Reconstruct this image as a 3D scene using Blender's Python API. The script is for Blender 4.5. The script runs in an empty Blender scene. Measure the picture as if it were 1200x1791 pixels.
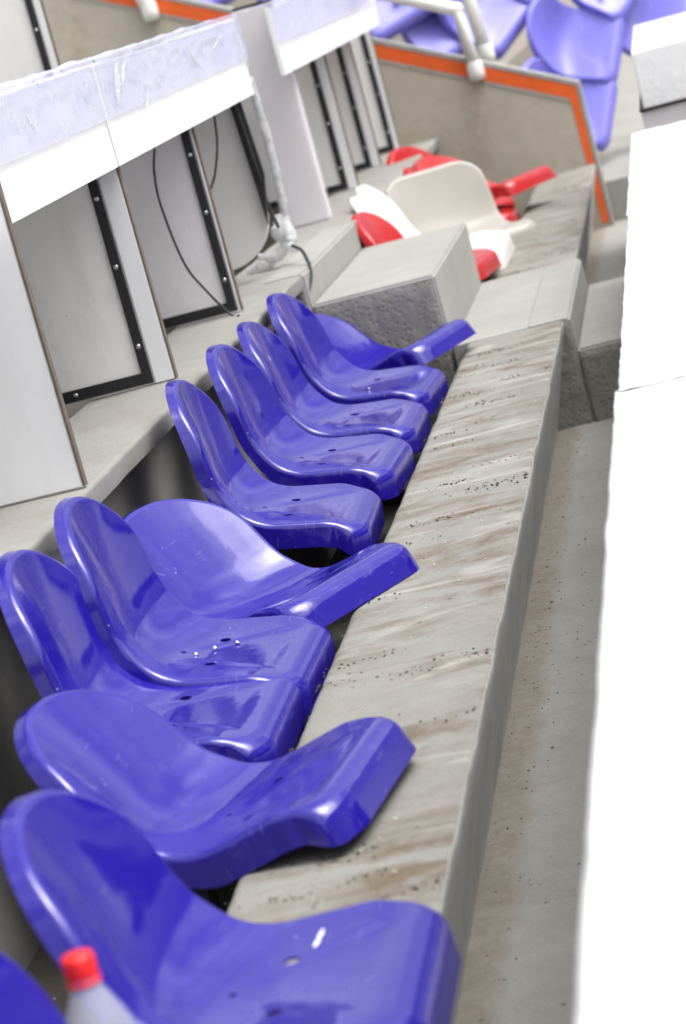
import bpy, bmesh, math, random
import numpy as np
from mathutils import Matrix, Vector, noise
R = math.radians
random.seed(7)
scene = bpy.context.scene
COL = scene.collection

# ------------------------------------------------------------------ camera
cd = bpy.data.cameras.new('camera')
cam = bpy.data.objects.new('camera', cd); COL.objects.link(cam); scene.camera = cam
right = Vector((0.960, 0.113, -0.258)); down = Vector((-0.229, -0.219, -0.949)); fwd = Vector((-0.164, 0.969, -0.184))
fwd.normalize(); right = (right - fwd*right.dot(fwd)).normalized(); upv = right.cross(fwd)
M = Matrix((right, upv, -fwd)).transposed().to_4x4(); M.translation = (0, 0, 1.08)
cam.matrix_world = M
cd.sensor_fit = 'VERTICAL'; cd.sensor_height = 36; cd.sensor_width = 24; cd.lens = 90.45
cd.clip_start = 0.05; cd.clip_end = 3000
cd.dof.use_dof = True; cd.dof.focus_distance = 5.3; cd.dof.aperture_fstop = 5.4

# ------------------------------------------------------------------ light
SUN_EL, SUN_AZ = 62, 100            # overcast brightness comes from the open pitch side (+X), azimuth from +Y to +X
w = bpy.data.worlds.new('World'); scene.world = w; w.use_nodes = True
nt = w.node_tree; bg = nt.nodes['Background']
sky = nt.nodes.new('ShaderNodeTexSky'); sky.sky_type = 'NISHITA'; sky.sun_disc = False
sky.sun_elevation = R(SUN_EL); sky.sun_rotation = R(SUN_AZ); sky.dust_density = 6; sky.air_density = 1.0; sky.ozone_density = 1.0
hs = nt.nodes.new('ShaderNodeHueSaturation'); hs.inputs['Saturation'].default_value = 0.1
nt.links.new(sky.outputs[0], hs.inputs['Color'])
tc = nt.nodes.new('ShaderNodeTexCoord'); cl = nt.nodes.new('ShaderNodeTexNoise'); nt.links.new(tc.outputs['Generated'], cl.inputs['Vector'])
cl.inputs['Scale'].default_value = 2.6; cl.inputs['Detail'].default_value = 7; cl.inputs['Roughness'].default_value = .55; cl.inputs['Distortion'].default_value = .6
cr = nt.nodes.new('ShaderNodeMapRange'); nt.links.new(cl.outputs['Fac'], cr.inputs[0])
cr.inputs[1].default_value = .36; cr.inputs[2].default_value = .64; cr.inputs[3].default_value = .6; cr.inputs[4].default_value = 1.5
cm = nt.nodes.new('ShaderNodeVectorMath'); cm.operation = 'SCALE'
nt.links.new(hs.outputs[0], cm.inputs[0]); sz = nt.nodes.new('ShaderNodeSeparateXYZ'); nt.links.new(tc.outputs['Generated'], sz.inputs[0])
oc = nt.nodes.new('ShaderNodeMapRange'); nt.links.new(sz.outputs[2], oc.inputs[0]); oc.inputs[3].default_value = .85; oc.inputs[4].default_value = 1.5   # overcast: brightest overhead
om = nt.nodes.new('ShaderNodeMath'); om.operation = 'MULTIPLY'; nt.links.new(cr.outputs[0], om.inputs[0]); nt.links.new(oc.outputs[0], om.inputs[1])
nt.links.new(om.outputs[0], cm.inputs['Scale']); nt.links.new(cm.outputs[0], bg.inputs[0]); bg.inputs[1].default_value = 0.15
sl = bpy.data.lights.new('sun', 'SUN'); sl.energy = 1.0; sl.angle = R(50); sl.color = (1.0, 0.965, 0.92)
so = bpy.data.objects.new('sun', sl); COL.objects.link(so)
sd = Vector((math.sin(R(SUN_AZ))*math.cos(R(SUN_EL)), math.cos(R(SUN_AZ))*math.cos(R(SUN_EL)), math.sin(R(SUN_EL))))
so.rotation_euler = sd.to_track_quat('Z', 'Y').to_euler(); so.location = (4, 4, 8)
vs = scene.view_settings; vs.view_transform = 'Standard'; vs.look = 'None'; vs.gamma = 1; vs.use_curve_mapping = False
vs.exposure = 0.5

# ------------------------------------------------------------------ helpers
def tag(o, label=None, cat=None, group=None, kind=None):
    if label: o['label'] = label
    if cat: o['category'] = cat
    if group: o['group'] = group
    if kind: o['kind'] = kind
    return o
def link(name, me, mat=None, parent=None, smooth=False):
    o = bpy.data.objects.new(name, me); COL.objects.link(o)
    if mat is not None and len(me.materials) == 0: me.materials.append(mat)
    if parent is not None: o.parent = parent
    if smooth: me.polygons.foreach_set('use_smooth', [True]*len(me.polygons))
    return o
def empty(name, loc=(0, 0, 0), rot=(0, 0, 0)):
    o = bpy.data.objects.new(name, None); COL.objects.link(o); o.location = loc; o.rotation_euler = rot
    o.empty_display_size = 0.05; return o
def mesh_from(name, V, F):
    me = bpy.data.meshes.new(name); me.from_pydata([tuple(map(float, v)) for v in V], [], F); me.update(); return me
def bm_mesh(name, bm):
    me = bpy.data.meshes.new(name); bmesh.ops.recalc_face_normals(bm, faces=bm.faces); bm.to_mesh(me); bm.free(); return me
def box_mesh(name, x0, x1, y0, y1, z0, z1, bev=0.0, seg=2):
    bm = bmesh.new(); bmesh.ops.create_cube(bm, size=1)
    for v in bm.verts:
        v.co = Vector((x0+(v.co.x+.5)*(x1-x0), y0+(v.co.y+.5)*(y1-y0), z0+(v.co.z+.5)*(z1-z0)))
    if bev: bmesh.ops.bevel(bm, geom=bm.edges[:], offset=bev, segments=seg, affect='EDGES', profile=.6)
    return bm_mesh(name, bm)
def box(name, x0, x1, y0, y1, z0, z1, mat, parent=None, bev=0.0):
    return link(name, box_mesh(name, x0, x1, y0, y1, z0, z1, bev), mat, parent)
def catmull(P, n):
    P = [Vector(p) for p in P]; P = [2*P[0]-P[1]] + P + [2*P[-1]-P[-2]]; out = []
    for i in range(1, len(P)-2):
        for k in range(n):
            t = k/n; a, b, c, d = P[i-1], P[i], P[i+1], P[i+2]
            out.append(.5*((2*b)+(c-a)*t+(2*a-5*b+4*c-d)*t*t+(3*b-a-3*c+d)*t*t*t))
    out.append(P[-2]); return out
def tube_mesh(name, pts, rad, sides=8, n=8, smooth=True):
    pts = catmull(pts, n) if smooth else [Vector(p) for p in pts]
    V, F = [], []; up = Vector((.3, .2, .93))
    for i, p in enumerate(pts):
        t = (pts[min(i+1, len(pts)-1)]-pts[max(i-1, 0)]).normalized()
        a = t.cross(up)
        if a.length < .05: a = t.cross(Vector((1, 0, 0)))
        a.normalize(); b = t.cross(a)
        r = rad[min(len(rad)-1, int(i/len(pts)*len(rad)))] if isinstance(rad, (list, tuple)) else rad
        for k in range(sides):
            th = 2*math.pi*k/sides; V.append(p+a*math.cos(th)*r+b*math.sin(th)*r)
    for i in range(len(pts)-1):
        for k in range(sides):
            F.append((i*sides+k, i*sides+(k+1) % sides, (i+1)*sides+(k+1) % sides, (i+1)*sides+k))
    F.append(tuple(range(sides))[::-1]); F.append(tuple(range((len(pts)-1)*sides, len(pts)*sides)))
    me = mesh_from(name, V, F); me.polygons.foreach_set('use_smooth', [True]*len(me.polygons)); return me
def lathe_mesh(name, prof, sides=28):
    V, F = [], []
    for r, z in prof:
        for k in range(sides):
            th = 2*math.pi*k/sides; V.append((r*math.cos(th), r*math.sin(th), z))
    for i in range(len(prof)-1):
        for k in range(sides):
            F.append((i*sides+k, i*sides+(k+1) % sides, (i+1)*sides+(k+1) % sides, (i+1)*sides+k))
    me = mesh_from(name, V, F); me.polygons.foreach_set('use_smooth', [True]*len(me.polygons)); return me

# ------------------------------------------------------------------ materials
class NM:
    def __init__(s, name):
        s.m = bpy.data.materials.new(name); s.m.use_nodes = True; s.t = s.m.node_tree; s.b = s.t.nodes['Principled BSDF']
        s.co = s.t.nodes.new('ShaderNodeTexCoord').outputs['Object']
    def n(s, typ, **kw):
        nd = s.t.nodes.new(typ)
        for k, v in kw.items(): setattr(nd, k, v)
        return nd
    def l(s, a, b): s.t.links.new(a, b)
    def world(s):
        g = s.n('ShaderNodeNewGeometry'); s.co = g.outputs['Position']; return s
    def scaled(s, sc):
        mp = s.n('ShaderNodeMapping'); s.l(s.co, mp.inputs[0]); mp.inputs['Scale'].default_value = sc; return mp.outputs[0]
    def noise(s, scale, detail=6, rough=.6, vec=None, dist=0):
        nd = s.n('ShaderNodeTexNoise'); s.l(vec if vec is not None else s.co, nd.inputs['Vector'])
        nd.inputs['Scale'].default_value = scale; nd.inputs['Detail'].default_value = detail
        nd.inputs['Roughness'].default_value = rough; nd.inputs['Distortion'].default_value = dist
        return nd.outputs['Fac']
    def ramp(s, fac, stops):
        r = s.n('ShaderNodeValToRGB'); s.l(fac, r.inputs[0]); e = r.color_ramp.elements
        while len(e) < len(stops): e.new(.5)
        for k, (p, c) in enumerate(stops):
            e[k].position = p; e[k].color = (c, c, c, 1) if isinstance(c, (int, float)) else (*c, 1)
        return r.outputs[0]
    def mix(s, fac, a, b, mode='MIX'):
        m = s.n('ShaderNodeMix', data_type='RGBA', blend_type=mode)
        for sock, v in ((m.inputs[0], fac), (m.inputs[6], a), (m.inputs[7], b)):
            if isinstance(v, (int, float)): sock.default_value = v
            elif isinstance(v, tuple): sock.default_value = (*v, 1)
            else: s.l(v, sock)
        return m.outputs[2]
    def math(s, op, a, b):
        m = s.n('ShaderNodeMath', operation=op)
        for sock, v in ((m.inputs[0], a), (m.inputs[1], b)):
            if isinstance(v, (int, float)): sock.default_value = v
            else: s.l(v, sock)
        return m.outputs[0]
    def bump(s, h, strength=.3, dist=.01):
        b = s.n('ShaderNodeBump'); b.inputs['Strength'].default_value = strength; b.inputs['Distance'].default_value = dist
        s.l(h, b.inputs['Height']); s.l(b.outputs[0], s.b.inputs['Normal'])
    def set(s, col=None, rough=None, metal=None, spec=None, coat=None):
        for k, v in (('Base Color', col), ('Roughness', rough), ('Metallic', metal), ('Specular IOR Level', spec), ('Coat Weight', coat)):
            if v is None: continue
            if isinstance(v, tuple): s.b.inputs[k].default_value = (*v, 1)
            elif isinstance(v, (int, float)): s.b.inputs[k].default_value = v
            else: s.l(v, s.b.inputs[k])
        return s.m

def concrete(name, lo, hi, foot=None, streak=0.0, speck=0.5, dirt=0.25, pit=0.0, brown=(.135, .105, .075)):
    m = NM(name).world()
    big = m.noise(1.7, 5, .6); mid = m.noise(14, 8, .7); fine = m.noise(180, 4, .7)
    base = m.mix(m.ramp(big, [(.3, 0), (.7, 1)]), lo, hi)
    base = m.mix(m.ramp(mid, [(.35, .45), (.7, 0)]), base, tuple(c*.72 for c in lo))
    base = m.mix(m.ramp(fine, [(.35, .35), (.65, 0)]), base, tuple(c*.6 for c in lo))
    h = m.math('ADD', m.math('MULTIPLY', mid, .5), m.math('MULTIPLY', fine, .35))
    if streak:
        st = m.noise(1.0, 3, .5, m.scaled((3.0, 8.0, 3.0)), 1.2)
        patch = m.ramp(m.noise(2.6, 4, .6), [(.36, .15), (.6, 1)])
        f = m.math('MULTIPLY', m.ramp(m.math('ADD', st, m.math('MULTIPLY', m.math('SUBTRACT', m.noise(17, 9, .75), .5), .6)), [(.46, 0), (.68, 1)]), m.math('MULTIPLY', patch, streak))
        base = m.mix(f, base, brown)
        st2 = m.noise(1.0, 3, .5, m.scaled((2.4, 9, 2)), 1.0)
        base = m.mix(m.ramp(st2, [(.56, 0), (.72, .55*streak)]), base, (.46, .45, .425))
        grit = m.noise(1.0, 8, .75, m.scaled((30, 85, 30)))
        gz = m.math('MULTIPLY', m.ramp(grit, [(.58, 0), (.66, .85)]), m.ramp(st, [(.5, 0), (.62, 1)]))
        base = m.mix(gz, base, (.06, .05, .04)); h = m.math('SUBTRACT', h, m.math('MULTIPLY', gz, .3))
        h = m.math('ADD', h, m.math('MULTIPLY', st, .7))
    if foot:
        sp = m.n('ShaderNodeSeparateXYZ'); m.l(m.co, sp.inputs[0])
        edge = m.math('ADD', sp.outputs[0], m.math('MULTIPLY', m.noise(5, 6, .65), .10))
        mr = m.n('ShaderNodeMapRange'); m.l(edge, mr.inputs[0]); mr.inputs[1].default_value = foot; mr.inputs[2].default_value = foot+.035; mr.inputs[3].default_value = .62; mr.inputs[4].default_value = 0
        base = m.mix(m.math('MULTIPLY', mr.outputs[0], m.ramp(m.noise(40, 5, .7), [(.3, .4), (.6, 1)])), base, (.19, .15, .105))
    if dirt:
        d = m.noise(3.2, 9, .72, None, .8)
        base = m.mix(m.ramp(d, [(.52, 0), (.75, dirt)]), base, brown)
    if speck:
        vo = m.n('ShaderNodeTexVoronoi'); m.l(m.co, vo.inputs['Vector']); vo.inputs['Scale'].default_value = 26; vo.inputs['Randomness'].default_value = 1
        msk = m.math('MULTIPLY', m.ramp(vo.outputs['Distance'], [(.07, 1), (.14, 0)]), m.ramp(m.noise(8, 3, .6), [(.52, 0), (.6, speck)]))
        base = m.mix(msk, base, (.05, .042, .034))
    if pit:
        vo = m.n('ShaderNodeTexVoronoi'); m.l(m.co, vo.inputs['Vector']); vo.inputs['Scale'].default_value = 60
        p = m.ramp(vo.outputs['Distance'], [(.1, 0), (.42, 1)]); h = m.math('ADD', h, m.math('MULTIPLY', p, pit))
        base = m.mix(m.ramp(vo.outputs['Distance'], [(.08, .6), (.25, 0)]), base, tuple(c*.4 for c in lo))
    m.bump(h, .45, .006)
    return m.set(base, m.ramp(mid, [(.3, .75), (.7, .95)]), spec=.3)

G = (.30, .285, .255); G2 = (.40, .385, .35)
M_BAND = concrete('streaked_concrete', (.235, .227, .207), (.32, .312, .288), streak=1.0, speck=1.0, dirt=.45)
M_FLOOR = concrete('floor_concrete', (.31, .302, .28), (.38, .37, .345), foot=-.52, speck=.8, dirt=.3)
M_RISER = concrete('riser_concrete', (.36, .357, .34), (.46, .455, .435), speck=.9, dirt=.4)
M_LEDGE = concrete('ledge_concrete', (.26, .253, .235), (.34, .333, .31), speck=.4, dirt=.25)
M_TROUGH = concrete('shaded_trough_concrete', (.045, .04, .034), (.085, .078, .066), speck=1, dirt=.8)  # near-black base colour holds the deep shade under the seats
M_BLOCK = concrete('block_concrete', (.30, .295, .275), (.38, .375, .355), speck=.3, dirt=.12)
M_PIT = concrete('pitted_concrete', (.24, .23, .21), (.32, .305, .28), speck=.6, dirt=.15, pit=.8)
M_WALL = concrete('wall_concrete', (.46, .42, .35), (.56, .52, .44), speck=.15, dirt=.6, brown=(.27, .19, .13))

def plastic(name, col, rough=.16, scratch=.5, dust=.25, dustcol=(.6, .6, .72), spec=.6):
    m = NM(name)
    big = m.noise(7, 4, .6); fine = m.noise(120, 5, .7)
    sc = m.noise(1.0, 5, .7, m.scaled((220, 9, 60)), 1.2)
    dst = m.math('MULTIPLY', m.ramp(m.noise(16, 9, .8), [(.56, 0), (.85, dust)]), 1.0)
    base = m.mix(m.ramp(big, [(.35, 0), (.7, .18)]), col, tuple(min(1, c*1.2+.004) for c in col))
    base = m.mix(dst, base, dustcol)
    for ax, sd_ in (((9, 260, 40), 3.1), ((300, 14, 25), 7.7)):
        mp = m.n('ShaderNodeMapping'); m.l(m.co, mp.inputs[0]); mp.inputs['Scale'].default_value = ax; mp.inputs['Rotation'].default_value = (.3*sd_, .2, .45*sd_); mp.inputs['Location'].default_value = (sd_, sd_, 0)
        ln_ = m.ramp(m.noise(1.0, 2, .4, mp.outputs[0], .3), [(.70, 0), (.76, .30*scratch)])
        base = m.mix(m.math('MULTIPLY', ln_, m.ramp(m.noise(5, 3, .6), [(.45, 0), (.6, 1)])), base, dustcol)
    vo = m.n('ShaderNodeTexVoronoi'); m.l(m.co, vo.inputs['Vector']); vo.inputs['Scale'].default_value = 30
    spk = m.math('MULTIPLY', m.ramp(vo.outputs['Distance'], [(.03, 1), (.06, 0)]), m.ramp(m.noise(9, 2, .5), [(.6, 0), (.64, .8)]))
    base = m.mix(spk, base, (.75, .72, .68))
    ro = m.math('ADD', rough, m.math('ADD', m.math('MULTIPLY', m.ramp(sc, [(.5, 0), (.75, 1)]), .14*scratch), m.math('MULTIPLY', dst, .5)))
    h = m.math('ADD', m.math('MULTIPLY', m.noise(26, 3, .5), .8), m.math('MULTIPLY', fine, .06))
    m.bump(h, .05, .01)
    m.b.inputs['IOR'].default_value = 1.5
    return m.set(base, ro, spec=spec)
M_BLUE = plastic('blue_plastic', (.013, .0065, .235), rough=.085, dust=.08, spec=.8)
M_BLUEFAR = plastic('hazy_faded_blue_plastic', (.17, .16, .60), rough=.35, dust=.5)  # paler colour holds distance haze and bright sheen besides sun fading
M_RED = plastic('red_plastic', (.40, .007, .010), rough=.22)
M_WHITEP = plastic('white_plastic', (.66, .64, .62), rough=.3, dust=.4, dustcol=(.55, .48, .42))
M_GREYP = plastic('cream_plastic', (.34, .322, .29), rough=.4, dust=.3, dustcol=(.4, .36, .3))

def plain(name, col, rough=.5, var=.12, scale=6, metal=0, bump=0.0, scuff=0.0):
    m = NM(name).world()
    f = m.noise(scale, 6, .65)
    base = m.mix(m.ramp(f, [(.35, 0), (.75, 1)]), col, tuple(c*(1-var) for c in col))
    if scuff:
        sm = m.math('MULTIPLY', m.ramp(m.noise(1.0, 8, .75, m.scaled((9, 9, 3))), [(.50, 0), (.72, scuff)]), m.ramp(m.noise(90, 4, .7), [(.3, .4), (.7, 1)]))
        base = m.mix(sm, base, (.33, .30, .26))
        vo = m.n('ShaderNodeTexVoronoi'); m.l(m.co, vo.inputs['Vector']); vo.inputs['Scale'].default_value = 22
        base = m.mix(m.math('MULTIPLY', m.ramp(vo.outputs['Distance'], [(.03, 1), (.07, 0)]), m.ramp(m.noise(6, 3, .6), [(.5, 0), (.58, scuff*1.5)])), base, (.2, .18, .16))
    if bump: m.bump(m.noise(scale*4, 6, .6), bump, .01)
    return m.set(base, m.ramp(f, [(.3, rough), (.7, min(1, rough*1.25))]), metal=metal)
M_BOARD = plain('white_laminate', (.78, .785, .80), .38, .05, 3, scuff=.15)
M_PANEL = plain('panel_white', (.82, .815, .80), .42, .08, 2.5, scuff=.3)
M_LILAC = plain('wrapped_board', (.76, .73, .76), .3, .06, 7, bump=.15, scuff=.15)
M_BLACK = plain('black_edging', (.012, .012, .014), .5, .3, 20)
M_EDGE = plain('raw_board_edge', (.16, .125, .10), .8, .3, 40)
M_STEEL = plain('steel', (.55, .55, .56), .3, .2, 60, metal=1)
M_ORANGE = plain('orange_paint', (.80, .12, .012), .5, .18, 9)
M_WPAINT = plain('white_pipe_paint', (.78, .77, .74), .35, .1, 12)
M_SHEET = plain('white_sheet', (.70, .70, .71), .4, .06, 5, bump=.5)
M_CABLE = plain('black_cable', (.012, .016, .018), .4, .2, 30)
M_CAP = plain('red_cap', (.75, .015, .015), .35, .1, 30)
M_GREYBOARD = plain('grey_board', (.70, .69, .67), .5, .08, 4, scuff=.2)
M_DIRT = plain('dark_grit', (.045, .037, .03), .9, .5, 80)
M_CRUMB = plain('pale_crumb', (.55, .52, .47), .8, .3, 80)
def film(name, tint, alpha, rough=.12, bump=.6, scale=34):
    m = NM(name).world()
    f = m.noise(scale, 5, .6, m.scaled((1, .55, 1)), 1.5); f2 = m.noise(scale*.3, 3, .5, None, 1)
    m.bump(m.math('ADD', f, m.math('MULTIPLY', f2, 1.5)), bump, .02)
    m.set(tint, rough, spec=.9)
    m.l(m.ramp(f2, [(.3, alpha*.85), (.7, min(1, alpha*1.15))]), m.b.inputs['Alpha'])
    return m.m
M_FILM = film('clear_film', (.60, .62, .84), .5, .08, .10, 9)
M_FILM2 = film('pale_film', (.80, .78, .82), .3, .12, .12, 9)
M_FOIL = film('crinkled_wrap', (.80, .81, .83), .55, .1, .8, 60)
mg = NM('bottle_plastic'); mg.set((.80, .83, .92), .04, spec=.9); mg.b.inputs['Alpha'].default_value = .28
M_BOTTLE = mg.m

# ------------------------------------------------------------------ terrace (setting)
PITCH, RISE = .76, .335
Y0, Y1 = -2.0, 13.5
def extrude_profile(name, prof, y0, y1, dy, mat, wob=.003, seed=0, closed=True):
    """profile of (x, z) swept along Y with slightly uneven, worn edges"""
    n = max(1, int((y1-y0)/dy)); V, F = [], []; k = len(prof)
    for i in range(n+1):
        y = y0+(y1-y0)*i/n
        for j, (x, z) in enumerate(prof):
            a = noise.noise(Vector((x*6+seed, y*5, z*6)))*wob + noise.noise(Vector((x*20+seed, y*23, z*20)))*wob*.5
            b = noise.noise(Vector((x*6+seed+9, y*5, z*6)))*wob + noise.noise(Vector((x*20+seed+5, y*23, z*20)))*wob*.5
            V.append((x+a, y, z+b*.6))
    for i in range(n):
        for j in range(k if closed else k-1):
            F.append((i*k+j, (i+1)*k+j, (i+1)*k+(j+1) % k, i*k+(j+1) % k))
    if closed: F.append(tuple(range(k))); F.append(tuple(range(n*k, (n+1)*k))[::-1])
    me = mesh_from(name, V, F)
    bm = bmesh.new(); bm.from_mesh(me); bmesh.ops.recalc_face_normals(bm, faces=bm.faces); bm.to_mesh(me); bm.free()
    o = link(name, me, mat); me.polygons.foreach_set('use_smooth', [True]*len(me.polygons)); me.set_sharp_from_angle(angle=R(38))
    return o
def arc(cx, cz, r, a0, a1, n=4):
    return [(cx+r*math.cos(R(a0+(a1-a0)*i/n)), cz+r*math.sin(R(a0+(a1-a0)*i/n))) for i in range(n+1)]
def step_profile(dx, dz, nose=False):
    xl, xr = -.832, -.52
    top = arc(xl+.022, -.022, .022, 180, 90)
    for i in range(1, 10): top.append((xl+.022+(xr-xl-.04)*i/10, 0.0))
    top += arc(xr-.009, -.009, .009, 90, -14)
    pts = [(xl, -.35)] + [(xl, -.10)] + top + [(xr-.0008, -.018), (xr-.012, -.055), (xr-.026, -.10), (xr-.043, -.155), (xr-.061, -.215), (xr-.080, -.275), (xr-.10, -.34), (xr-.10, -.40), (xl, -.40)]
    if nose: pts = [(xl, -.25)] + [(xl, -.10)] + top + [(xr-.001, -.030), (xr-.004, -.046), (xr-.075, -.060), (xr-.10, -.25), (xr-.11, -.66), (xl, -.66)]
    return [(x+dx, z+dz) for x, z in pts]
bnd = tag(extrude_profile('terrace_step', step_profile(0, 0), Y0, Y1, .04, M_BAND, .0035, 1), kind='structure')
bnd.data.materials.append(M_RISER)
for p_ in bnd.data.polygons:
    if p_.normal.x > .75: p_.material_index = 1
tag(extrude_profile('terrace_step', step_profile(-PITCH, RISE, True), Y0, Y1, .05, M_LEDGE, .004, 4), kind='structure')
tag(extrude_profile('terrace_step', step_profile(-2*PITCH, 2*RISE), Y0, Y1, .3, M_RISER, .004, 6), kind='structure')
for k_ in range(3, 9): tag(extrude_profile('terrace_step', [(x, z) for x, z in [(-.62-PITCH*(k_+.6), RISE*k_-.4), (-.52-PITCH*(k_+.6), RISE*k_-.4), (-.52-PITCH*k_, RISE*k_-.4), (-.52-PITCH*k_, RISE*k_), (-.52-PITCH*(k_+1.2), RISE*k_), (-.52-PITCH*(k_+1.2), RISE*k_-.4)][2:]], Y0, Y1, .6, M_RISER, .004, 8+k_), kind='structure')
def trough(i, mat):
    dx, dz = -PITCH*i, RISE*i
    prof = [(-1.44+dx, -.298+dz), (-1.2+dx, -.30+dz), (-1.0+dx, -.303+dz), (-.80+dx, -.30+dz), (-.80+dx, -.42+dz), (-1.44+dx, -.42+dz)]  # floor sunk deeper to darken the gap below the seats
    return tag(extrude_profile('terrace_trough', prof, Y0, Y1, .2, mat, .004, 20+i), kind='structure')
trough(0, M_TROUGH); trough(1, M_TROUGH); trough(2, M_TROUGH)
prof = [(-.66+(2.6)*i/24, -.335) for i in range(25)] + [(1.94, -.5), (-.66, -.5)]
tag(extrude_profile('terrace_floor', prof, Y0, Y1+12, .2, M_FLOOR, .003, 31), kind='structure')
g = mesh_from('ground', [(-1500, -1500, -1.2), (1500, -1500, -1.2), (1500, 1500, -1.2), (-1500, 1500, -1.2)], [(0, 1, 2, 3)])
tag(link('ground', g, M_FLOOR), kind='structure')

# aisle half-steps: rough front, smooth top and side
def rough_face(t, x0, x1, y0, z0, z1, nx=60, nz=24):
    V, F = [], []
    for j in range(nz+1):
        for i in range(nx+1):
            x = x0+(x1-x0)*i/nx; z = z0+(z1-z0)*j/nz
            e = min(i, nx-i, nz-j); d = .0025*noise.noise(Vector((x*30, 1.3, z*30)))+.0025*noise.noise(Vector((x*95, 4.3, z*95)))
            V.append((x, y0-(.0 if e <= 0 else .004+d), z))
    for j in range(nz):
        for i in range(nx): F.append((j*(nx+1)+i, j*(nx+1)+i+1, (j+1)*(nx+1)+i+1, (j+1)*(nx+1)+i))
    o = link('rough_face', mesh_from('rough_face', V, F), M_PIT, t, True); o.location = (-t.location.x, -t.location.y, -t.location.z)
def step_block(x0, x1, y0, y1, z0, z1, kx0, kx1, kz1, label):
    """half step plus the narrow riser infill beside it"""
    t = empty('step_block', ((x0+x1)/2, y0, z0)); tag(t, label, 'concrete step', 'half steps in the aisle')
    for nm, a, b, c in (('body', x0, x1, z1), ('riser_infill', kx0, kx1, kz1)):
        bm = bmesh.new(); bmesh.ops.create_cube(bm, size=1)
        for v in bm.verts: v.co = Vector((a+(v.co.x+.5)*(b-a), y0+.004+(v.co.y+.5)*(y1-y0-.004), z0+(v.co.z+.5)*(c-z0)))
        bmesh.ops.bevel(bm, geom=[e for e in bm.edges if abs(e.verts[0].co.z-e.verts[1].co.z) > .01 or e.verts[0].co.z > c-.01 and e.verts[1].co.z > c-.01 and (nm == 'body' or min(e.verts[0].co.x, e.verts[1].co.x) > (a+b)/2)], offset=.008, segments=3, affect='EDGES')
        o = link(nm, bm_mesh(nm, bm), M_BLOCK, t); o.location = (-t.location.x, -t.location.y, -t.location.z)
    rough_face(t, x0+.002, x1-.012, y0, z0, z1-.012)
    rough_face(t, kx0, kx1-.010, y0+.001, z0, kz1-.010, 24, 40)
    return t
step_block(-1.27, -.873, 7.95, 9.44, -.29, .235, -1.40, -1.2715, .338, 'pale concrete half step just behind the row of blue seats')
step_block(-.496, -.02, 7.94, 9.44, -.36, -.10, -.63, -.4975, .0035, 'lower concrete half step beside the white covered desk')
ai = box('terrace_aisle', -.872, -.632, 7.94, 9.44, -.2, .0035, M_BLOCK, None, .003); tag(ai, kind='structure')

# ------------------------------------------------------------------ parapet wall with orange stripe
WY = 13.5
wl = empty('parapet_wall', (-.5, WY, -.45)); tag(wl, 'sloping concrete parapet wall edged with an orange stripe, behind the red seats', 'wall')
def poly_prism(name, pts, y0, y1, mat, parent, bev=0.0):
    bm = bmesh.new(); f = bm.faces.new([bm.verts.new((x, y0, z)) for x, z in pts])
    r = bmesh.ops.extrude_face_region(bm, geom=[f])
    for v in r['geom']:
        if isinstance(v, bmesh.types.BMVert): v.co.y = y1
    if bev: bmesh.ops.bevel(bm, geom=bm.edges[:], offset=bev, segments=2, affect='EDGES')
    o = link(name, bm_mesh(name, bm), mat, parent)
    if parent is not None: o.location = (-parent.location.x, -parent.location.y, -parent.location.z)
    return o
sx = lambda x: .425+(-.507-x)*.496
poly_prism('wall_slab', [(-.505, -.46), (-.505, sx(-.505)), (-4.2, sx(-4.2)), (-4.2, -.46)], WY, WY+.14, M_WALL, wl, .006)
# orange band along the slope and down the end, painted in shallow relief
poly_prism('orange_stripe', [(-.525, sx(-.525)-.022), (-4.2, sx(-4.2)-.022), (-4.2, sx(-4.2)-.098), (-.565, sx(-.565)-.098), (-.555, -.31), (-.522, -.31)], WY-.004, WY+.01, M_ORANGE, wl)
poly_prism('edge_trim', [(-.506, sx(-.506)+.006), (-4.2, sx(-4.2)+.006), (-4.2, sx(-4.2)-.018), (-.516, sx(-.516)-.018), (-.516, -.45), (-.500, -.45), (-.500, sx(-.5)+.002)], WY-.007, WY+.15, M_RISER, wl)
poly_prism('edge_trim', [(-4.2, sx(-4.2)-.100), (-.567, sx(-.567)-.100), (-.567, sx(-.567)-.116), (-4.2, sx(-4.2)-.116)], WY-.005, WY+.01, M_RISER, wl)

# white handrails on the wall
def handrail(pts, r, label):
    b = pts[-1]
    t = empty('handrail', b); tag(t, label, 'handrail', 'white handrails on the parapet wall')
    p2 = [Vector(p)-Vector(b) for p in pts]
    link('rail', tube_mesh('rail', p2, r, 14, 5, False), M_WPAINT, t)
    for k in range(1, len(p2)-1):
        bm = bmesh.new(); bmesh.ops.create_uvsphere(bm, u_segments=14, v_segments=8, radius=r*1.03)
        j = link('joint', bm_mesh('joint', bm), M_WPAINT, t, True); j.location = p2[k]
    link('base_collar', lathe_mesh('base_collar', [(r*1.0, .07), (r*1.12, .05), (r*1.18, .01), (r*1.12, -.03), (0, -.035)], 20), M_WPAINT, t)
handrail([(-1.75, 13.56, 1.31), (-1.02, 13.48, .945), (-1.0, 13.47, .60)], .037, 'white pipe handrail bending down onto the orange stripe, nearer of the pair')
handrail([(-1.02, 14.0, 1.5), (-.985, 13.95, 1.05), (-.955, 13.9, .66)], .037, 'white pipe handrail behind the bent one, further of the pair')
handrail([(-2.75, 13.5, 1.9), (-2.60, 13.48, 1.45), (-2.57, 13.47, 1.33)], .037, 'white pipe handrail post at the far left of the orange stripe')

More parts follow.
